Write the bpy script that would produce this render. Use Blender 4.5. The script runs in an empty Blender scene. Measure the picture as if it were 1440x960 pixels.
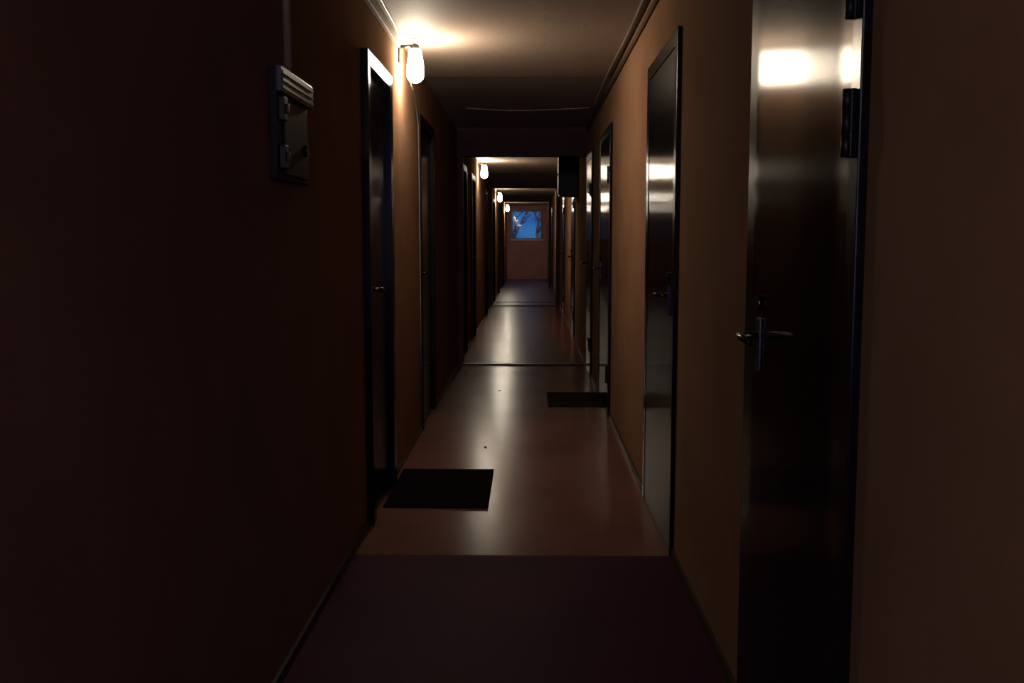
import bpy, bmesh, math, random
from mathutils import Vector
random.seed(7)
S = bpy.context.scene
C = S.collection
# ------------------------------------------------------------------ sizes (metres)
XL, XR = -0.709, 0.574           # faces of the two long walls
HC = 2.33                       # ceiling height
Y0, Y1 = -2.6, 32.0              # rear wall, far end wall
EYE = 1.25

# ------------------------------------------------------------------ materials
def mat(name, color, rough=0.5, spec=0.5, metal=0.0, noise=None, bump=None, aniso=0.0, coat=0.0):
    m = bpy.data.materials.new(name); m.use_nodes = True
    nt = m.node_tree; N = nt.nodes; L = nt.links
    b = N['Principled BSDF']
    b.inputs['Base Color'].default_value = (*color, 1)
    b.inputs['Roughness'].default_value = rough
    b.inputs['Specular IOR Level'].default_value = spec
    b.inputs['Metallic'].default_value = metal
    b.inputs['Coat Weight'].default_value = coat
    tc = N.new('ShaderNodeTexCoord')
    def nz(scale, detail=4.0, stretch=(1, 1, 1)):
        mp = N.new('ShaderNodeMapping'); mp.inputs['Scale'].default_value = stretch
        L.new(tc.outputs['Object'], mp.inputs['Vector'])
        n = N.new('ShaderNodeTexNoise'); n.inputs['Scale'].default_value = scale
        n.inputs['Detail'].default_value = detail
        L.new(mp.outputs[0], n.inputs['Vector'])
        return n
    if noise:
        sc, col2, stretch = noise
        n = nz(sc, 5.0, stretch)
        r = N.new('ShaderNodeValToRGB')
        r.color_ramp.elements[0].position = 0.35; r.color_ramp.elements[0].color = (*color, 1)
        r.color_ramp.elements[1].position = 0.68; r.color_ramp.elements[1].color = (*col2, 1)
        L.new(n.outputs['Fac'], r.inputs[0]); L.new(r.outputs[0], b.inputs['Base Color'])
    if bump:
        sc, strength, dist, stretch = bump
        n = nz(sc, 3.0, stretch)
        bp = N.new('ShaderNodeBump'); bp.inputs['Strength'].default_value = strength
        bp.inputs['Distance'].default_value = dist
        L.new(n.outputs['Fac'], bp.inputs['Height']); L.new(bp.outputs[0], b.inputs['Normal'])
    if aniso:
        b.inputs['Anisotropic'].default_value = aniso
        t = N.new('ShaderNodeCombineXYZ'); t.inputs[1].default_value = 1.0
        L.new(t.outputs[0], b.inputs['Tangent'])
    return m

U = (1, 1, 1)
M_WALL = mat('ochre_wall_paint', (0.40, 0.23, 0.14), 0.85, 0.0, noise=(3.0, (0.35, 0.19, 0.115), U), bump=(60, 0.12, 0.006, U))
M_RED = mat('red_brown_wall_paint', (0.58, 0.26, 0.26), 0.8, 0.05, noise=(3.0, (0.48, 0.21, 0.21), U), bump=(60, 0.12, 0.006, U))
M_LINT = mat('dark_red_lintel_paint', (0.11, 0.055, 0.055), 0.7, 0.1, noise=(3.0, (0.08, 0.04, 0.04), U))
M_CEIL = mat('cream_ceiling_paint', (0.56, 0.44, 0.36), 0.7, 0.2, noise=(1.6, (0.48, 0.375, 0.30), (1, .5, 1)), bump=(25, 0.2, 0.01, U))
M_CEILD = mat('raised_bay_ceiling', (0.55, 0.44, 0.42), 0.7, 0.2, noise=(1.6, (0.48, 0.37, 0.35), U), bump=(25, 0.2, 0.01, U))  # close to the cream tone, less yellow; covers the raised bays
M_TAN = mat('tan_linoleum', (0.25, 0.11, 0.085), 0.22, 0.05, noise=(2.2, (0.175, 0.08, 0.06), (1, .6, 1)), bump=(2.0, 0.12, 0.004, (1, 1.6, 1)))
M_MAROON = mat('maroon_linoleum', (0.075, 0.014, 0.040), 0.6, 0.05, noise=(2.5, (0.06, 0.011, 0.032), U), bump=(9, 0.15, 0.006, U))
M_DOOR = mat('black_brown_door_lacquer', (0.006, 0.005, 0.008), 0.165, 0.28, noise=(7, (0.007, 0.006, 0.007), (1, 6, .3)), aniso=0.8)
M_FRAME = mat('black_frame_paint', (0.009, 0.007, 0.008), 0.22, 0.2, bump=(30, 0.08, 0.003, U))
M_FRAMED = mat('dull_black_frame_paint', (0.009, 0.007, 0.008), 0.5, 0.1, bump=(30, 0.08, 0.003, U))
M_BLACK = mat('black_iron', (0.008, 0.008, 0.010), 0.45, 0.4)
M_STEEL = mat('nickel', (0.11, 0.105, 0.10), 0.25, 0.5, metal=1.0)
M_CHROME = mat('bright_chrome', (0.85, 0.85, 0.85), 0.15, 0.5, metal=1.0)
M_TRUNK = mat('cream_batten_paint', (0.42, 0.31, 0.25), 0.45, 0.4, noise=(5, (0.34, 0.25, 0.20), U))
M_PIPE = mat('brown_pipe_paint', (0.30, 0.20, 0.14), 0.4, 0.4)
M_CABLE = mat('grey_cable_sheath', (0.34, 0.29, 0.25), 0.4, 0.5)
M_BASE = mat('dark_skirting_paint', (0.055, 0.034, 0.026), 0.35, 0.5)
M_BOX = mat('grey_box_enamel', (0.018, 0.018, 0.019), 0.6, 0.15, noise=(8, (0.014, 0.014, 0.015), U))
M_LID = mat('grey_lid_enamel', (0.085, 0.08, 0.078), 0.35, 0.4)
M_CAB = mat('dark_cabinet_enamel', (0.012, 0.013, 0.022), 0.5, 0.3)
M_MAT = mat('black_rubber_fibre', (0.006, 0.005, 0.006), 0.95, 0.05, bump=(160, 0.8, 0.006, U))
M_MATB = mat('dark_brown_fibre', (0.022, 0.013, 0.012), 0.95, 0.05, bump=(160, 0.8, 0.006, U))
M_SILL = mat('pale_sill_paint', (0.80, 0.78, 0.76), 0.35, 0.5)
M_WFRAME = mat('grey_window_paint', (0.20, 0.19, 0.19), 0.4, 0.4)
M_BARK = mat('dusk_bark', (0.05, 0.04, 0.035), 0.9, 0.1, bump=(30, .5, .02, (1, 1, .2)))
M_LEAF = mat('grey_green_leaf', (0.08, 0.12, 0.09), 0.6, 0.3)
M_SOIL = mat('dark_yard_grass', (0.06, 0.08, 0.05), 0.95, 0.1, noise=(4, (0.04, 0.05, 0.03), U))
M_SCRAP = mat('dark_scrap', (0.02, 0.015, 0.012), 0.8, 0.2)

M_FAR = mat('blue_reflection_linoleum', (0.05, 0.05, 0.13), 0.28, 0.6, noise=(1.5, (0.035, 0.035, 0.10), U), bump=(1.6, 0.35, 0.010, (.5, 2.6, 1)))  # bluish base colour stands in for the end window's reflection on this floor
# red linoleum worn grey along the walked middle
M_WORN = mat('red_linoleum_worn_grey', (0.26, 0.035, 0.03), 0.245, 0.12, bump=(2.2, 0.45, 0.009, (.8, 2.6, 1)))
nt = M_WORN.node_tree; N = nt.nodes; L = nt.links
tc = N.new('ShaderNodeTexCoord'); sp = N.new('ShaderNodeSeparateXYZ'); L.new(tc.outputs['Object'], sp.inputs[0])
ad = N.new('ShaderNodeMath'); ad.operation = 'ADD'; ad.inputs[1].default_value = 0.07; L.new(sp.outputs[0], ad.inputs[0])
ab = N.new('ShaderNodeMath'); ab.operation = 'ABSOLUTE'; L.new(ad.outputs[0], ab.inputs[0])
no = N.new('ShaderNodeTexNoise'); no.inputs['Scale'].default_value = 1.7; L.new(tc.outputs['Object'], no.inputs['Vector'])
mx = N.new('ShaderNodeMath'); mx.operation = 'MULTIPLY_ADD'; mx.inputs[1].default_value = 0.35
L.new(no.outputs['Fac'], mx.inputs[0]); L.new(ab.outputs[0], mx.inputs[2])
rp = N.new('ShaderNodeValToRGB')
rp.color_ramp.elements[0].position = 0.50; rp.color_ramp.elements[0].color = (0.12, 0.095, 0.105, 1)
rp.color_ramp.elements[1].position = 0.66; rp.color_ramp.elements[1].color = (0.24, 0.035, 0.03, 1)
L.new(mx.outputs[0], rp.inputs[0]); L.new(rp.outputs[0], N['Principled BSDF'].inputs['Base Color'])

def emis(name, color, strength):
    m = bpy.data.materials.new(name); m.use_nodes = True
    b = m.node_tree.nodes['Principled BSDF']
    b.inputs['Base Color'].default_value = (.8, .8, .78, 1); b.inputs['Roughness'].default_value = .3
    b.inputs['Emission Color'].default_value = (*color, 1); b.inputs['Emission Strength'].default_value = strength
    return m
LAMP = (1.0, 0.87, 0.67)
LS = 125.0
M_GLOW = emis('lit_opal_glass', LAMP, LS)
M_GLOW_FAR = emis('lit_opal_glass_far', LAMP, LS)

M_GLASS = bpy.data.materials.new('window_glass'); M_GLASS.use_nodes = True
nt = M_GLASS.node_tree; nt.nodes.clear()
o_ = nt.nodes.new('ShaderNodeOutputMaterial'); mi = nt.nodes.new('ShaderNodeMixShader'); mi.inputs[0].default_value = 0.004
tr = nt.nodes.new('ShaderNodeBsdfTransparent'); gl = nt.nodes.new('ShaderNodeBsdfGlossy'); gl.inputs['Roughness'].default_value = .03
nt.links.new(tr.outputs[0], mi.inputs[1]); nt.links.new(gl.outputs[0], mi.inputs[2]); nt.links.new(mi.outputs[0], o_.inputs[0])

# ------------------------------------------------------------------ mesh helpers
def add_box(bm, x0, x1, y0, y1, z0, z1, mi=0, bev=0.0):
    x0, x1 = min(x0, x1), max(x0, x1)
    vs = [bm.verts.new((x, y, z)) for x in (x0, x1) for y in (y0, y1) for z in (z0, z1)]
    idx = [(0, 1, 3, 2), (4, 6, 7, 5), (0, 4, 5, 1), (2, 3, 7, 6), (0, 2, 6, 4), (1, 5, 7, 3)]
    fs = [bm.faces.new([vs[i] for i in f]) for f in idx]
    for f in fs: f.material_index = mi
    if bev:
        es = list({e for f in fs for e in f.edges})
        bmesh.ops.bevel(bm, geom=es, offset=bev, segments=2, affect='EDGES', profile=0.6)
    return fs
def add_tube(bm, pts, r, seg=8, caps=True):
    pts = [Vector(p) for p in pts]; rings = []
    rr = r if isinstance(r, (list, tuple)) else [r] * len(pts)
    for i, p in enumerate(pts):
        d = (pts[min(i + 1, len(pts) - 1)] - pts[max(i - 1, 0)]).normalized()
        a = d.cross(Vector((0, 0, 1)))
        if a.length < 1e-3: a = d.cross(Vector((0, 1, 0)))
        a.normalize(); b = d.cross(a)
        rings.append([bm.verts.new(p + (a * math.cos(t) + b * math.sin(t)) * rr[i]) for t in (2 * math.pi * k / seg for k in range(seg))])
    for i in range(len(rings) - 1):
        for k in range(seg):
            f = bm.faces.new((rings[i][k], rings[i][(k + 1) % seg], rings[i + 1][(k + 1) % seg], rings[i + 1][k])); f.smooth = True
    if caps:
        bm.faces.new(rings[0]); bm.faces.new(rings[-1])
def add_lathe(bm, prof, c, seg=24):
    c = Vector(c); rings = []
    for r, z in prof:
        if r < 1e-5: rings.append([bm.verts.new(c + Vector((0, 0, z)))])
        else: rings.append([bm.verts.new(c + Vector((r * math.cos(2 * math.pi * k / seg), r * math.sin(2 * math.pi * k / seg), z))) for k in range(seg)])
    for a, b in zip(rings, rings[1:]):
        for k in range(seg):
            k2 = (k + 1) % seg
            if len(a) == 1: v = (a[0], b[k], b[k2])
            elif len(b) == 1: v = (a[k], a[k2], b[0])
            else: v = (a[k], a[k2], b[k2], b[k])
            f = bm.faces.new(v); f.smooth = True
def obj(name, bm, mats, parent=None):
    bmesh.ops.recalc_face_normals(bm, faces=bm.faces)
    me = bpy.data.meshes.new(name); bm.to_mesh(me); bm.free()
    for m in (mats if isinstance(mats, (list, tuple)) else [mats]): me.materials.append(m)
    o = bpy.data.objects.new(name, me); C.objects.link(o)
    if parent is not None:
        o.parent = parent; o.location = -Vector(parent.location) if parent.type == 'EMPTY' else (0, 0, 0)
    return o
def box(name, dims, m, parent=None, bev=0.0):
    bm = bmesh.new(); add_box(bm, *dims, bev=bev); return obj(name, bm, m, parent)
def tag(o, label=None, cat=None, group=None, kind=None):
    if label: o['label'] = label
    if cat: o['category'] = cat
    if group: o['group'] = group
    if kind: o['kind'] = kind
    return o
def empty(name, loc):
    o = bpy.data.objects.new(name, None); o.empty_display_size = 0.1; o.location = loc; C.objects.link(o); return o

# ------------------------------------------------------------------ doors: side, outer frame y0..y1, handle end, warp, label
W = 0.85
DOORS = [
 ('L', 4.26, 5.02, 'near', 0, 'black glossy door on the left wall beside the black doormat'),
 ('L', 6.42, 7.36, 'near', 0, 'dark door on the left wall just past the nearest lit wall lamp'),
 ('L', 10.35, 11.25, 'near', 0, 'unlit dark door on the left wall right behind the first lintel'),
 ('L', 12.15, 13.05, 'near', 0, 'dark door on the left wall just before the second wall lamp'),
 ('L', 15.90, 16.80, 'near', 0, 'dark door on the left wall past the ochre strip lit by the second lamp'),
 ('L', 19.50, 20.40, 'near', 0, 'distant dark door on the left wall just before the third lamp'),
 ('L', 22.60, 23.50, 'near', 0, 'distant dark door on the left wall just past the third lamp'),
 ('L', 26.90, 27.80, 'near', 0, 'farthest dark door on the left wall, before the last lamp'),
 ('R', 1.72, 2.57, 'far', 1, 'large nearest black lacquered door on the right with two long hinges and lamp glare'),
 ('R', 3.85, 4.81, 'near', 0, 'second black door on the right wall, with two pale lamp reflections'),
 ('R', 6.95, 7.97, 'far', 0, 'third dark door on the right wall beside the dark brown doormat'),
 ('R', 9.00, 9.85, 'far', 0, 'dark door on the right wall right before the first lintel'),
 ('R', 12.45, 13.35, 'far', 0, 'dark door on the right wall hidden under and behind the hanging dark cabinet'),
 ('R', 16.00, 16.90, 'far', 0, 'dark door on the right wall past the pale strip lit by the second lamp'),
 ('R', 19.60, 20.50, 'far', 0, 'distant dark door on the right wall between the second lintel and third lamp'),
 ('R', 24.30, 25.20, 'far', 0, 'farthest dark door on the right wall, before the third lintel'),
]
DH = 2.05      # top of the door frame
def wall_long(name, side, label):
    s = -1 if side == 'L' else 1
    f = XL if side == 'L' else XR
    bm = bmesh.new()
    ds = sorted([d for d in DOORS if d[0] == side], key=lambda d: d[1])
    T = 0.09
    y = Y0
    for d in ds:
        add_box(bm, f, f + s * T, y, d[1] + .02, 0, HC)
        add_box(bm, f, f + s * T, d[1] + .02, d[2] - .02, DH - .02, HC)
        y = d[2] - .02
    add_box(bm, f, f + s * T, y, Y1, 0, HC)
    add_box(bm, f + s * T, f + s * (T + .08), Y0, Y1, 0, HC)
    o = obj(name, bm, M_WALL)
    return tag(o, label, 'wall', kind='structure')
wall_long('wall_left', 'L', 'long dark ochre plaster wall on the left side of the corridor')
wall_long('wall_right', 'R', 'long ochre plaster wall on the right side of the corridor')

def make_door(i, side, y0, y1, hend, warp, label):
    s = -1 if side == 'L' else 1
    f = XL if side == 'L' else XR
    front = f - s * (0.032 if i == 1 else 0.017)
    back = f + s * 0.088
    root = empty('door_%d' % i, (f, (y0 + y1) / 2, 0))
    tag(root, label, 'door', kind='structure')
    jn = 0.065; jf = 0.085
    if i == 9: jn = 0.052; jf = 0.19
    # frame : two jambs and a head, plus the stop behind the leaf
    bm = bmesh.new()
    add_box(bm, front, back, y0, y0 + jn, 0, DH, bev=.003)
    add_box(bm, front, back, y1 - jf, y1, 0, DH, bev=.003)
    add_box(bm, front, back, y0 + jn, y1 - jf, DH - .065, DH, bev=.003)
    obj('door_frame', bm, M_FRAME if i in (1, 9, 10) else M_FRAMED, root)
    # leaf
    a, b = y0 + jn + .004, y1 - jf - .004
    rec = front + s * (0.002 if side == 'R' else 0.026)
    zt = DH - .069
    bm = bmesh.new()
    n = 80
    ts = [k / n for k in range(n + 1)]
    def xo(t):
        if not warp: return 0.0
        k = 100; acc = 0.0                       # leaf bowed so the lamp reflects in two separate spots
        for i_ in range(k):
            u = (i_ + .5) / k * t
            sl = 0 if u < .05 else -(.046 + .018 * max(0, min(1, (.5 - u) / .15))) * min(1, (u - .05) / .08) * min(1, max(0, (1.0 - u) / .08))
            acc += sl * t / k
        return acc * (b - a)
    fr = [[bm.verts.new((rec + s * xo(t), a + t * (b - a), z)) for t in ts] for z in (.008, zt)]
    for k in range(n):
        g = bm.faces.new((fr[0][k], fr[0][k + 1], fr[1][k + 1], fr[1][k])); g.smooth = True
    p = [[bm.verts.new((rec + s * xo(t), a + t * (b - a), z)) for t in ts] for z in (.008, zt)]
    q = [[bm.verts.new((rec + s * (.042 + .0), a + t * (b - a), z)) for t in ts] for z in (.008, zt)]
    for k in range(n):
        bm.faces.new((p[0][k], p[0][k + 1], q[0][k + 1], q[0][k]))
        bm.faces.new((p[1][k], p[1][k + 1], q[1][k + 1], q[1][k]))
        bm.faces.new((q[0][k], q[0][k + 1], q[1][k + 1], q[1][k]))
    for k in (0, n): bm.faces.new((p[0][k], p[1][k], q[1][k], q[0][k]))
    leaf = obj('door_leaf', bm, M_DOOR, root)
    near = hend == 'near'
    yh = a + .075 if near else b - .075
    sg = 1 if near else -1
    xh = rec + s * xo((yh - a) / (b - a))
    # handle: plate, spindle, curved lever
    bm = bmesh.new()
    add_box(bm, xh, xh - s * .006, yh - .02, yh + .02, .95, 1.07, bev=.002)
    add_tube(bm, [(xh - s * .004, yh, 1.03), (xh - s * .045, yh, 1.03)], .009)
    add_tube(bm, [(xh - s * .045, yh - sg * .008, 1.03), (xh - s * .05, yh + sg * .03, 1.03), (xh - s * .048, yh + sg * .065, 1.026), (xh - s * .04, yh + sg * .085, 1.02)], [.009, .010, .008, .006])
    obj('door_handle', bm, M_STEEL, leaf).location = (0, 0, 0)
    bm = bmesh.new()
    add_tube(bm, [(xh, yh, 1.105), (xh - s * .012, yh, 1.105)], .017, 14)
    obj('door_lock', bm, M_STEEL, leaf)
    # hinges: barrel in three knuckles on a flat strap
    ye = b + .004 if near else a - .016 if warp else a - .004
    for zc in () if near else (0.25, 1.45, 1.684) if warp else (0.3, 1.70):
        bm = bmesh.new()
        hh = .059 if warp else .06
        x1 = front - s * .002
        add_box(bm, front - s*.0005, front - s * .004, ye - .008, ye + .008, zc - hh, zc + hh, bev=.001)
        for k in range(3):
            zz = zc - hh + k * 2 * hh / 3
            add_tube(bm, [(front - s * .009, ye, zz + .001), (front - s * .009, ye, zz + 2 * hh / 3 - .001)], .0085, 12)
        obj('door_hinge', bm, M_BLACK, leaf)
    if warp:   # small bright peg in the upper middle of the leaf
        yp = a + .52 * (b - a); xp = rec + s * xo(.52)
        bm = bmesh.new()
        add_tube(bm, [(xp, yp, 1.745), (xp - s * .010, yp, 1.745)], .0035, 10)
        add_tube(bm, [(xp - s * .010, yp, 1.745), (xp - s * .016, yp - .006, 1.740), (xp - s * .017, yp - .015, 1.732)], [.0045, .006, .004], 10)
        obj('door_hook', bm, M_CHROME, leaf)
    return root
for i, d in enumerate(DOORS): make_door(i + 1, *d)
# sub-parts sit in their leaf's own space
for o in bpy.data.objects:
    if o.name.split('.')[0] in ('door_handle', 'door_lock', 'door_hinge', 'door_hook'): o.location = (0, 0, 0)

# ------------------------------------------------------------------ floor, ceiling, end walls, lintels
bm = bmesh.new()
x0, x1 = XL - .17, XR + .17
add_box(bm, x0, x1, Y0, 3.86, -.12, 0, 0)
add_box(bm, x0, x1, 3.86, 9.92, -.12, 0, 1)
add_box(bm, x0, x1, 9.92, 18.87, -.12, 0, 2)
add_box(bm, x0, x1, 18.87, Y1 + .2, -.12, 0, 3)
tag(obj('floor', bm, [M_MAROON, M_TAN, M_WORN, M_FAR]), 'linoleum floor, maroon in front, tan further on, worn red beyond, then blue painted in for the window reflection', 'floor', kind='structure')
bm = bmesh.new()
y = Y0
for ye, k in ((6.78, 0), (11.9, 1), (16.4, 0), (20.6, 1), (24.6, 0), (27.8, 1), (Y1 + .2, 0)):
    add_box(bm, x0, x1, y, ye, HC if k == 0 else HC + .015, HC + .15, k); y = ye
tag(obj('ceiling', bm, [M_CEIL, M_CEILD]), 'corridor ceiling of cream bays with slightly raised, less yellow bays between', 'ceiling', kind='structure')
# near end wall behind the viewer with a window added for bluish fill light
bm = bmesh.new()
rx0, rx1, rz0, rz1 = -.62, .49, .75, 2.28
add_box(bm, XL, rx0, Y0 - .15, Y0, 0, HC); add_box(bm, rx1, XR, Y0 - .15, Y0, 0, HC)
add_box(bm, rx0, rx1, Y0 - .15, Y0, 0, rz0); add_box(bm, rx0, rx1, Y0 - .15, Y0, rz1, HC)
tag(obj('wall_rear', bm, M_WALL), 'ochre wall with an added fill window closing the near end of the corridor', 'wall', kind='structure')
rw = empty('fill_window', ((rx0 + rx1) / 2, Y0 - .08, rz0)); tag(rw, 'unseen window added behind the viewer for bluish fill light', 'window', kind='structure')
bm = bmesh.new()
for q in ((rx0, rx0 + .05, rz0, rz1), (rx1 - .05, rx1, rz0, rz1), (rx0 + .05, rx1 - .05, rz0, rz0 + .05), (rx0 + .05, rx1 - .05, rz1 - .05, rz1), (-.085, -.045, rz0 + .05, rz1 - .05)):
    add_box(bm, q[0], q[1], Y0 - .11, Y0 - .05, q[2], q[3])
obj('window_frame', bm, M_WFRAME, rw)
box('window_pane', (rx0 + .05, rx1 - .05, Y0 - .083, Y0 - .077, rz0 + .05, rz1 - .05), M_GLASS, rw)
# window opening in the far wall
wx0, wx1, wz0, wz1 = -.60, .445, 1.225, 2.215
bm = bmesh.new()
add_box(bm, XL, wx0, Y1, Y1 + .2, 0, HC); add_box(bm, wx1, XR, Y1, Y1 + .2, 0, HC)
add_box(bm, wx0, wx1, Y1, Y1 + .2, 0, wz0); add_box(bm, wx0, wx1, Y1, Y1 + .2, wz1, HC)
tag(obj('wall_end', bm, M_RED), 'red brown wall with a window at the far end of the corridor', 'wall', kind='structure')
win = empty('window_1', ((wx0 + wx1) / 2, Y1 + .1, wz0))
tag(win, 'square window full of blue dusk light in the far end wall', 'window', kind='structure')
bm = bmesh.new()
fw = .075
add_box(bm, wx0, wx0 + fw, Y1 + .08, Y1 + .14, wz0, wz1); add_box(bm, wx1 - fw, wx1, Y1 + .08, Y1 + .14, wz0, wz1)
add_box(bm, wx0 + fw, wx1 - fw, Y1 + .08, Y1 + .14, wz0, wz0 + fw); add_box(bm, wx0 + fw, wx1 - fw, Y1 + .08, Y1 + .14, wz1 - fw, wz1)
obj('window_frame', bm, M_WFRAME, win)
box('window_pane', (wx0 + fw, wx1 - fw, Y1 + .107, Y1 + .113, wz0 + fw, wz1 - fw), M_GLASS, win)
box('window_sill', (wx0 + .001, wx1 - .001, Y1 - .05, Y1 + .08, wz0, wz0 + .036), M_SILL, win, bev=.006)

def lintel(y, zb, jl, jr, label):
    bm = bmesh.new()
    add_box(bm, XL, XR, y, y + .14, zb, HC + .015)
    if jl: add_box(bm, XL, XL + jl, y, y + .14, 0, zb)
    if jr: add_box(bm, XR - jr, XR, y, y + .14, 0, zb)
    tag(obj('lintel', bm, M_LINT), label, 'lintel', kind='structure')
lintel(9.95, EYE + .82, .05, .0, 'dark red brown lintel across the corridor past the first ceiling bay')
lintel(18.7, EYE + .955, .02, .07, 'second red brown lintel, between the second and third lamps')
lintel(26.0, EYE + .975, .02, .07, 'third and farthest red brown lintel, just before the end window')

# thresholds
def threshold(y, w, h, m, label):
    bm = bmesh.new()
    prof = [(-w / 2, 0), (-w / 2 + .008, h), (w / 2 - .008, h), (w / 2, 0)]
    L0 = [bm.verts.new((XL + .03, y + a, b)) for a, b in prof]; L1 = [bm.verts.new((XR - .03, y + a, b)) for a, b in prof]
    for k in range(4): bm.faces.new((L0[k], L0[(k + 1) % 4], L1[(k + 1) % 4], L1[k]))
    bm.faces.new(L0); bm.faces.new(L1)
    tag(obj('threshold_strip', bm, m), label, 'threshold')
threshold(9.93, .09, .014, M_BASE, 'dark threshold strip across the floor below the first lintel')
threshold(18.87, .10, .016, M_BASE, 'dark threshold strip across the floor below the second lintel')
threshold(20.0, .08, .012, M_BASE, 'thin dark floor strip just past the second lintel')

# skirtings between the doors
for side, nm in (('L', 'baseboard_left'), ('R', 'baseboard_right')):
    s = -1 if side == 'L' else 1; f = XL if side == 'L' else XR
    bm = bmesh.new(); y = Y0
    for d in sorted([d for d in DOORS if d[0] == side], key=lambda d: d[1]):
        add_box(bm, f - s * .012, f, y, d[1] - .001, 0, .035); y = d[2] + .001
    add_box(bm, f - s * .012, f, y, Y1, 0, .035)
    tag(obj(nm, bm, M_BASE), 'low dark skirting along the foot of the %s wall' % ('left' if side == 'L' else 'right'), 'baseboard', kind='structure')

# ------------------------------------------------------------------ battens, cables and pipes under the ceiling
bm = bmesh.new(); add_box(bm, XL, XL + .022, Y0 + .02, 5.42, EYE + 1.018, EYE + 1.066, bev=.003)
tag(obj('cable_rail', bm, M_TRUNK), 'cream wooden cable rail along the top of the left wall, ending at the nearest lamp', 'rail')
pts = [(XL + .036 + .005 * math.sin(k * 1.9), 0.2 + k * .26, EYE + 1.072 + .003 * math.sin(k * 2.7)) for k in range(21)]
bm = bmesh.new(); add_tube(bm, pts, .006)
r_ = obj('cord_run', bm, M_CABLE); tag(r_, 'thin wavy cable running along the top of the cream rail on the left', 'cable')
bm = bmesh.new()
add_tube(bm, [(XR - .016, Y0 + .1, EYE + 1.062), (XR - .016, 4, EYE + 1.063), (XR - .016, 9.9, EYE + 1.063)], .014, 10)
tag(obj('wall_pipe', bm, M_PIPE), 'brown pipe along the top of the right wall', 'pipe')
bm = bmesh.new()
add_tube(bm, [(XR - .062 + .004 * math.sin(k * 1.3), Y0 + .1 + k * .5, HC - .008) for k in range(23)], .007, 8)
tag(obj('ceiling_cable', bm, M_CABLE), 'thin cable fixed to the ceiling beside the brown pipe on the right', 'cable')
bm = bmesh.new()
add_tube(bm, [(XL + .18 + k * .115, 8.41 + .02 * math.sin(k * .7), HC + .007 - .02 * math.sin(math.pi * k / 9)) for k in range(10)], .005, 8)
tag(obj('cross_cable', bm, M_PIPE), 'thin sagging cable stretched across the ceiling before the first lintel', 'cable')
# cable from second lamp to third lamp along the left wall
bm = bmesh.new()
add_tube(bm, [(XL + .012, 18.95 + k * .37, EYE + 1.04 + .01 * math.sin(k)) for k in range(7)], .010, 8)
tag(obj('lamp_cord', bm, M_CABLE), 'pale cable on the left wall leading to the third lamp', 'cable')

# ------------------------------------------------------------------ lamps
JAR = [(.030, .000), (.034, -.006), (.037, -.03), (.043, -.07), (.0475, -.11), (.047, -.135), (.041, -.155), (.028, -.169), (.012, -.176), (0, -.178)]
def make_lamp(y, zt, label, glow):
    x = XL + .09
    root = empty('wall_lamp', (XL, y, zt)); tag(root, label, 'lamp', 'wall lamps along the left wall')
    bm = bmesh.new(); add_lathe(bm, JAR, (x, y, zt - .004)); obj('glass_jar', bm, glow, root)
    bm = bmesh.new(); add_lathe(bm, [(0, .020), (.014, .020), (.022, .012), (.024, -.004), (.022, -.008), (.0, -.008)], (x, y, zt + .006)); obj('socket_cap', bm, M_BLACK, root)
    bm = bmesh.new()
    add_box(bm, XL, XL + .010, y - .03, y + .03, zt - .075, zt + .025, bev=.003)
    add_tube(bm, [(XL + .008, y, zt + .012), (x - .02, y, zt + .016)], .009, 10)
    obj('bracket', bm, M_BLACK, root)
    return root
def copy_lamp(src, y, zt, label, glow=None):
    r = src.copy(); C.objects.link(r); r['label'] = label
    d = Vector((XL, y, zt)) - src.location; r.location = src.location + d
    for ch in src.children:
        c = ch.copy(); C.objects.link(c); c.parent = r; c.location = ch.location
        if glow and ch.name.startswith('glass_jar'):
            c.data = ch.data.copy(); c.data.materials[0] = glow
    return r
l1 = make_lamp(5.51, EYE + 1.027, 'lit glass jar lamp above the left wall strip, largest and nearest of the lamps', M_GLOW)
copy_lamp(l1, 13.85, EYE + 1.020, 'second lit jar lamp on the left wall, past the first lintel')
copy_lamp(l1, 21.25, EYE + .98, 'third lit jar lamp on the left wall, past the second lintel')
copy_lamp(l1, 28.7, EYE + .985, 'farthest lit jar lamp on the left wall, beside the end window')
copy_lamp(l1, -1.3, EYE + 1.027, 'unseen jar lamp added on the left wall behind the viewer to light the near walls')  # added out of view to brighten the near right wall
# drop wire from lamp 1 towards door 2
bm = bmesh.new()
add_tube(bm, [(XL + .05, 5.6, EYE + .87), (XL + .03, 5.93, EYE + .86), (XL + .014, 6.2, EYE + .80), (XL + .010, 6.36, EYE + .72), (XL + .010, 6.385, EYE + .3), (XL + .010, 6.39, EYE - .4), (XL + .010, 6.39, .04)], .004, 6)
tag(obj('drop_wire', bm, M_CABLE), 'thin wire hanging down beside the door past the nearest lamp', 'wire')

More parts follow.
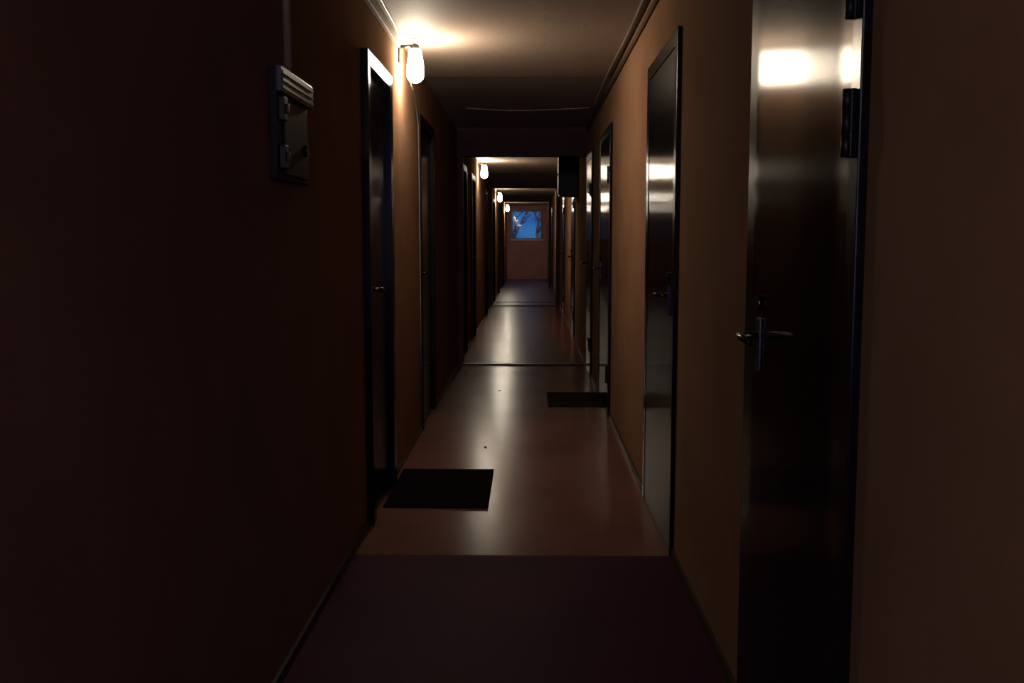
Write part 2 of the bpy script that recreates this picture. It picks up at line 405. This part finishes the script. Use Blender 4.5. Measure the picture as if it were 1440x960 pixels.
# ------------------------------------------------------------------ left fuse box with conduit
zb0, zb1 = EYE + .165, EYE + .465
fb = empty('fuse_box', (XL, 2.93, zb0)); tag(fb, 'small grey fuse box with a ribbed lid on the dark left wall', 'fuse box')
box('box_body', (XL, XL + .024, 2.74, 3.12, zb0, zb1), M_BOX, fb, bev=.006)
bm = bmesh.new(); add_box(bm, XL + .024, XL + .040, 2.73, 3.13, zb1 - .065, zb1 + .004, bev=.004)
for k in range(3): add_box(bm, XL + .040, XL + .043, 2.74, 3.12, zb1 - .056 + k * .02, zb1 - .048 + k * .02)
obj('box_lid', bm, M_LID, fb)
bm = bmesh.new(); add_box(bm, XL + .024, XL + .030, 2.80, 3.09, zb0 + .015, zb1 - .075, bev=.004); obj('cover_plate', bm, M_BOX, fb)
for z in (zb1 - .14, zb0 + .03):
    bm = bmesh.new(); add_box(bm, XL + .024, XL + .042, 2.75, 2.795, z, z + .065, bev=.004); add_box(bm, XL + .042, XL + .050, 2.762, 2.783, z + .02, z + .045, bev=.002)
    obj('switch', bm, M_BLACK, fb)
bm = bmesh.new(); add_tube(bm, [(XL + .030, 3.04, zb0 + .10), (XL + .042, 3.04, zb0 + .10)], .017, 14); obj('knob', bm, M_BLACK, fb)
bm = bmesh.new(); add_tube(bm, [(XL + .014, 2.92, zb1 + .003), (XL + .014, 2.92, EYE + 1.017)], .012, 10)
tag(obj('conduit', bm, M_PIPE), 'vertical conduit on the left wall above the fuse box', 'pipe')

# ------------------------------------------------------------------ hanging cabinet on the right wall
cz0, cz1 = EYE + .52, EYE + 1.06
cb = empty('hanging_cabinet', (XR, 12.15, cz0)); tag(cb, 'dark metal cabinet hung high on the right wall past the first lintel', 'cabinet')
box('cabinet_body', (XR - .215, XR, 11.9, 12.4, cz0, cz1), M_CAB, cb, bev=.005)
box('cabinet_door', (XR - .229, XR - .215, 11.92, 12.38, cz0 + .02, cz1 - .02), M_CAB, cb, bev=.004)
bm = bmesh.new(); add_tube(bm, [(XR - .229, 11.98, cz0 + .25), (XR - .245, 11.98, cz0 + .25)], .012, 10); obj('cabinet_knob', bm, M_STEEL, cb)

# ------------------------------------------------------------------ doormats
def doormat(x0, x1, y0, y1, m, label):
    bm = bmesh.new(); add_box(bm, x0, x1, y0, y1, 0, .012, bev=.004)
    nx = 14
    for k in range(nx):   # ribs
        xx = x0 + .02 + (x1 - x0 - .04) * k / (nx - 1)
        add_box(bm, xx - .006, xx + .006, y0 + .02, y1 - .02, .011, .015)
    tag(obj('doormat', bm, m), label, 'doormat')
doormat(-.682, -.19, 4.55, 5.31, M_MAT, 'black doormat on the tan floor in front of the nearest left door')
doormat(.145, .555, 7.41, 8.06, M_MATB, 'dark brown doormat against the right wall further down the corridor')

def scrap(x, y, r, label):
    bm = bmesh.new()
    n = 7; t = [bm.verts.new((x + r * random.uniform(.6, 1) * math.cos(2 * math.pi * k / n), y + 2.2 * r * random.uniform(.6, 1) * math.sin(2 * math.pi * k / n), .004)) for k in range(n)]
    b = [bm.verts.new((v.co.x, v.co.y, .0003)) for v in t]
    bm.faces.new(t); bm.faces.new(b)
    for k in range(n): bm.faces.new((t[k], t[(k + 1) % n], b[(k + 1) % n], b[k]))
    tag(obj('scrap', bm, M_SCRAP), label, 'scrap')
scrap(-.263, 5.93, .013, 'tiny dark scrap on the shiny floor behind the black doormat')
scrap(-.243, 8.2, .014, 'tiny dark scrap on the shiny floor left of the brown doormat')

# ------------------------------------------------------------------ outside the window
bm = bmesh.new(); add_box(bm, -14, 14, Y1 + .3, Y1 + 26, -.2, -.05)
tag(obj('ground_yard', bm, M_SOIL), 'dark yard ground outside the end window', 'ground', kind='structure')
def tree(x, y, h, seed, label, leaf_n):
    rnd = random.Random(seed)
    root = empty('tree', (x, y, -.05)); tag(root, label, 'tree', 'trees outside the end window')
    bm = bmesh.new(); tips = []
    def grow(p, d, l, r, lev):
        pts = [p]; q = p
        for k in range(4):
            d = (d + Vector((rnd.uniform(-.18, .18), rnd.uniform(-.18, .18), rnd.uniform(-.02, .12)))).normalized()
            q = q + d * l / 4; pts.append(q)
        add_tube(bm, pts, [r, r * .92, r * .85, r * .78, r * .7], 6)
        tips.append(q)
        if lev < 4:
            for _ in range(3 if lev < 3 else 2):
                dd = (d + Vector((rnd.uniform(-.9, .9), rnd.uniform(-.9, .9), rnd.uniform(-.2, .5)))).normalized()
                grow(pts[rnd.choice((2, 3, 4))], dd, l * rnd.uniform(.6, .8), r * .6, lev + 1)
    grow(Vector((x, y, -.06)), Vector((0, 0, 1)), h * .35, .09, 0)
    obj('trunk', bm, M_BARK, root)
    bm = bmesh.new()
    for t in tips[3:]:
        for _ in range(leaf_n):
            c = t + Vector((rnd.gauss(0, .16), rnd.gauss(0, .16), rnd.gauss(0, .14)))
            a = Vector((rnd.gauss(0, 1), rnd.gauss(0, 1), rnd.gauss(0, 1))).normalized() * .055
            b = a.cross(Vector((rnd.gauss(0, 1), rnd.gauss(0, 1), rnd.gauss(0, 1)))).normalized() * .03
            bm.faces.new([bm.verts.new(c + v) for v in (a, b, -a, -b)])
    tag(obj('foliage', bm, M_LEAF, root), kind='stuff')
tree(.55, Y1 + 4.6, 4.6, 3, 'bare branching tree outside on the right of the end window', 4)
tree(-.9, Y1 + 6.5, 4.4, 11, 'leafy tree outside on the left of the end window', 5)

# ------------------------------------------------------------------ dusk sky
w = bpy.data.worlds.new('dusk'); S.world = w; w.use_nodes = True
nt = w.node_tree; N = nt.nodes; L = nt.links
bg = N['Background']
tc = N.new('ShaderNodeTexCoord')
no = N.new('ShaderNodeTexNoise'); no.inputs['Scale'].default_value = 30; no.inputs['Detail'].default_value = 5
L.new(tc.outputs['Generated'], no.inputs['Vector'])
rp = N.new('ShaderNodeValToRGB')
rp.color_ramp.elements[0].position = .35; rp.color_ramp.elements[0].color = (.014, .072, .25, 1)
rp.color_ramp.elements[1].position = .72; rp.color_ramp.elements[1].color = (.030, .16, .42, 1)
L.new(no.outputs['Fac'], rp.inputs[0])
# sky behind the viewer is brightened and tinted to feed the added window
sx = N.new('ShaderNodeSeparateXYZ'); L.new(tc.outputs['Generated'], sx.inputs[0])
mr = N.new('ShaderNodeMapRange'); mr.interpolation_type = 'SMOOTHSTEP'
mr.inputs['From Min'].default_value = 0.1; mr.inputs['From Max'].default_value = -0.8
L.new(sx.outputs[1], mr.inputs['Value'])
mxc = N.new('ShaderNodeMix'); mxc.data_type = 'RGBA'
L.new(mr.outputs[0], mxc.inputs['Factor']); L.new(rp.outputs[0], mxc.inputs['A'])
mxc.inputs['B'].default_value = (1.9, 1.9, 4.2, 1)
L.new(mxc.outputs['Result'], bg.inputs['Color'])
bg.inputs['Strength'].default_value = 1.0

# ------------------------------------------------------------------ camera
cam = bpy.data.cameras.new('camera'); co = bpy.data.objects.new('camera', cam); C.objects.link(co)
cam.sensor_width = 36; cam.lens = 35.0; cam.clip_start = .02; cam.clip_end = 200
co.location = (0, 0, EYE)
co.rotation_euler = (math.radians(90) - math.atan(143 / 1400), 0, math.atan(24 / 1400))
S.camera = co
vs = S.view_settings; S.display_settings.display_device = 'sRGB'
vs.view_transform = 'Standard'; vs.look = 'None'; vs.gamma = 1; vs.use_curve_mapping = False; vs.exposure = 0.0
S.cycles.use_denoising = True
S.cycles.max_bounces = 10; S.cycles.diffuse_bounces = 1; S.cycles.glossy_bounces = 5
S.cycles.sample_clamp_indirect = 6.0
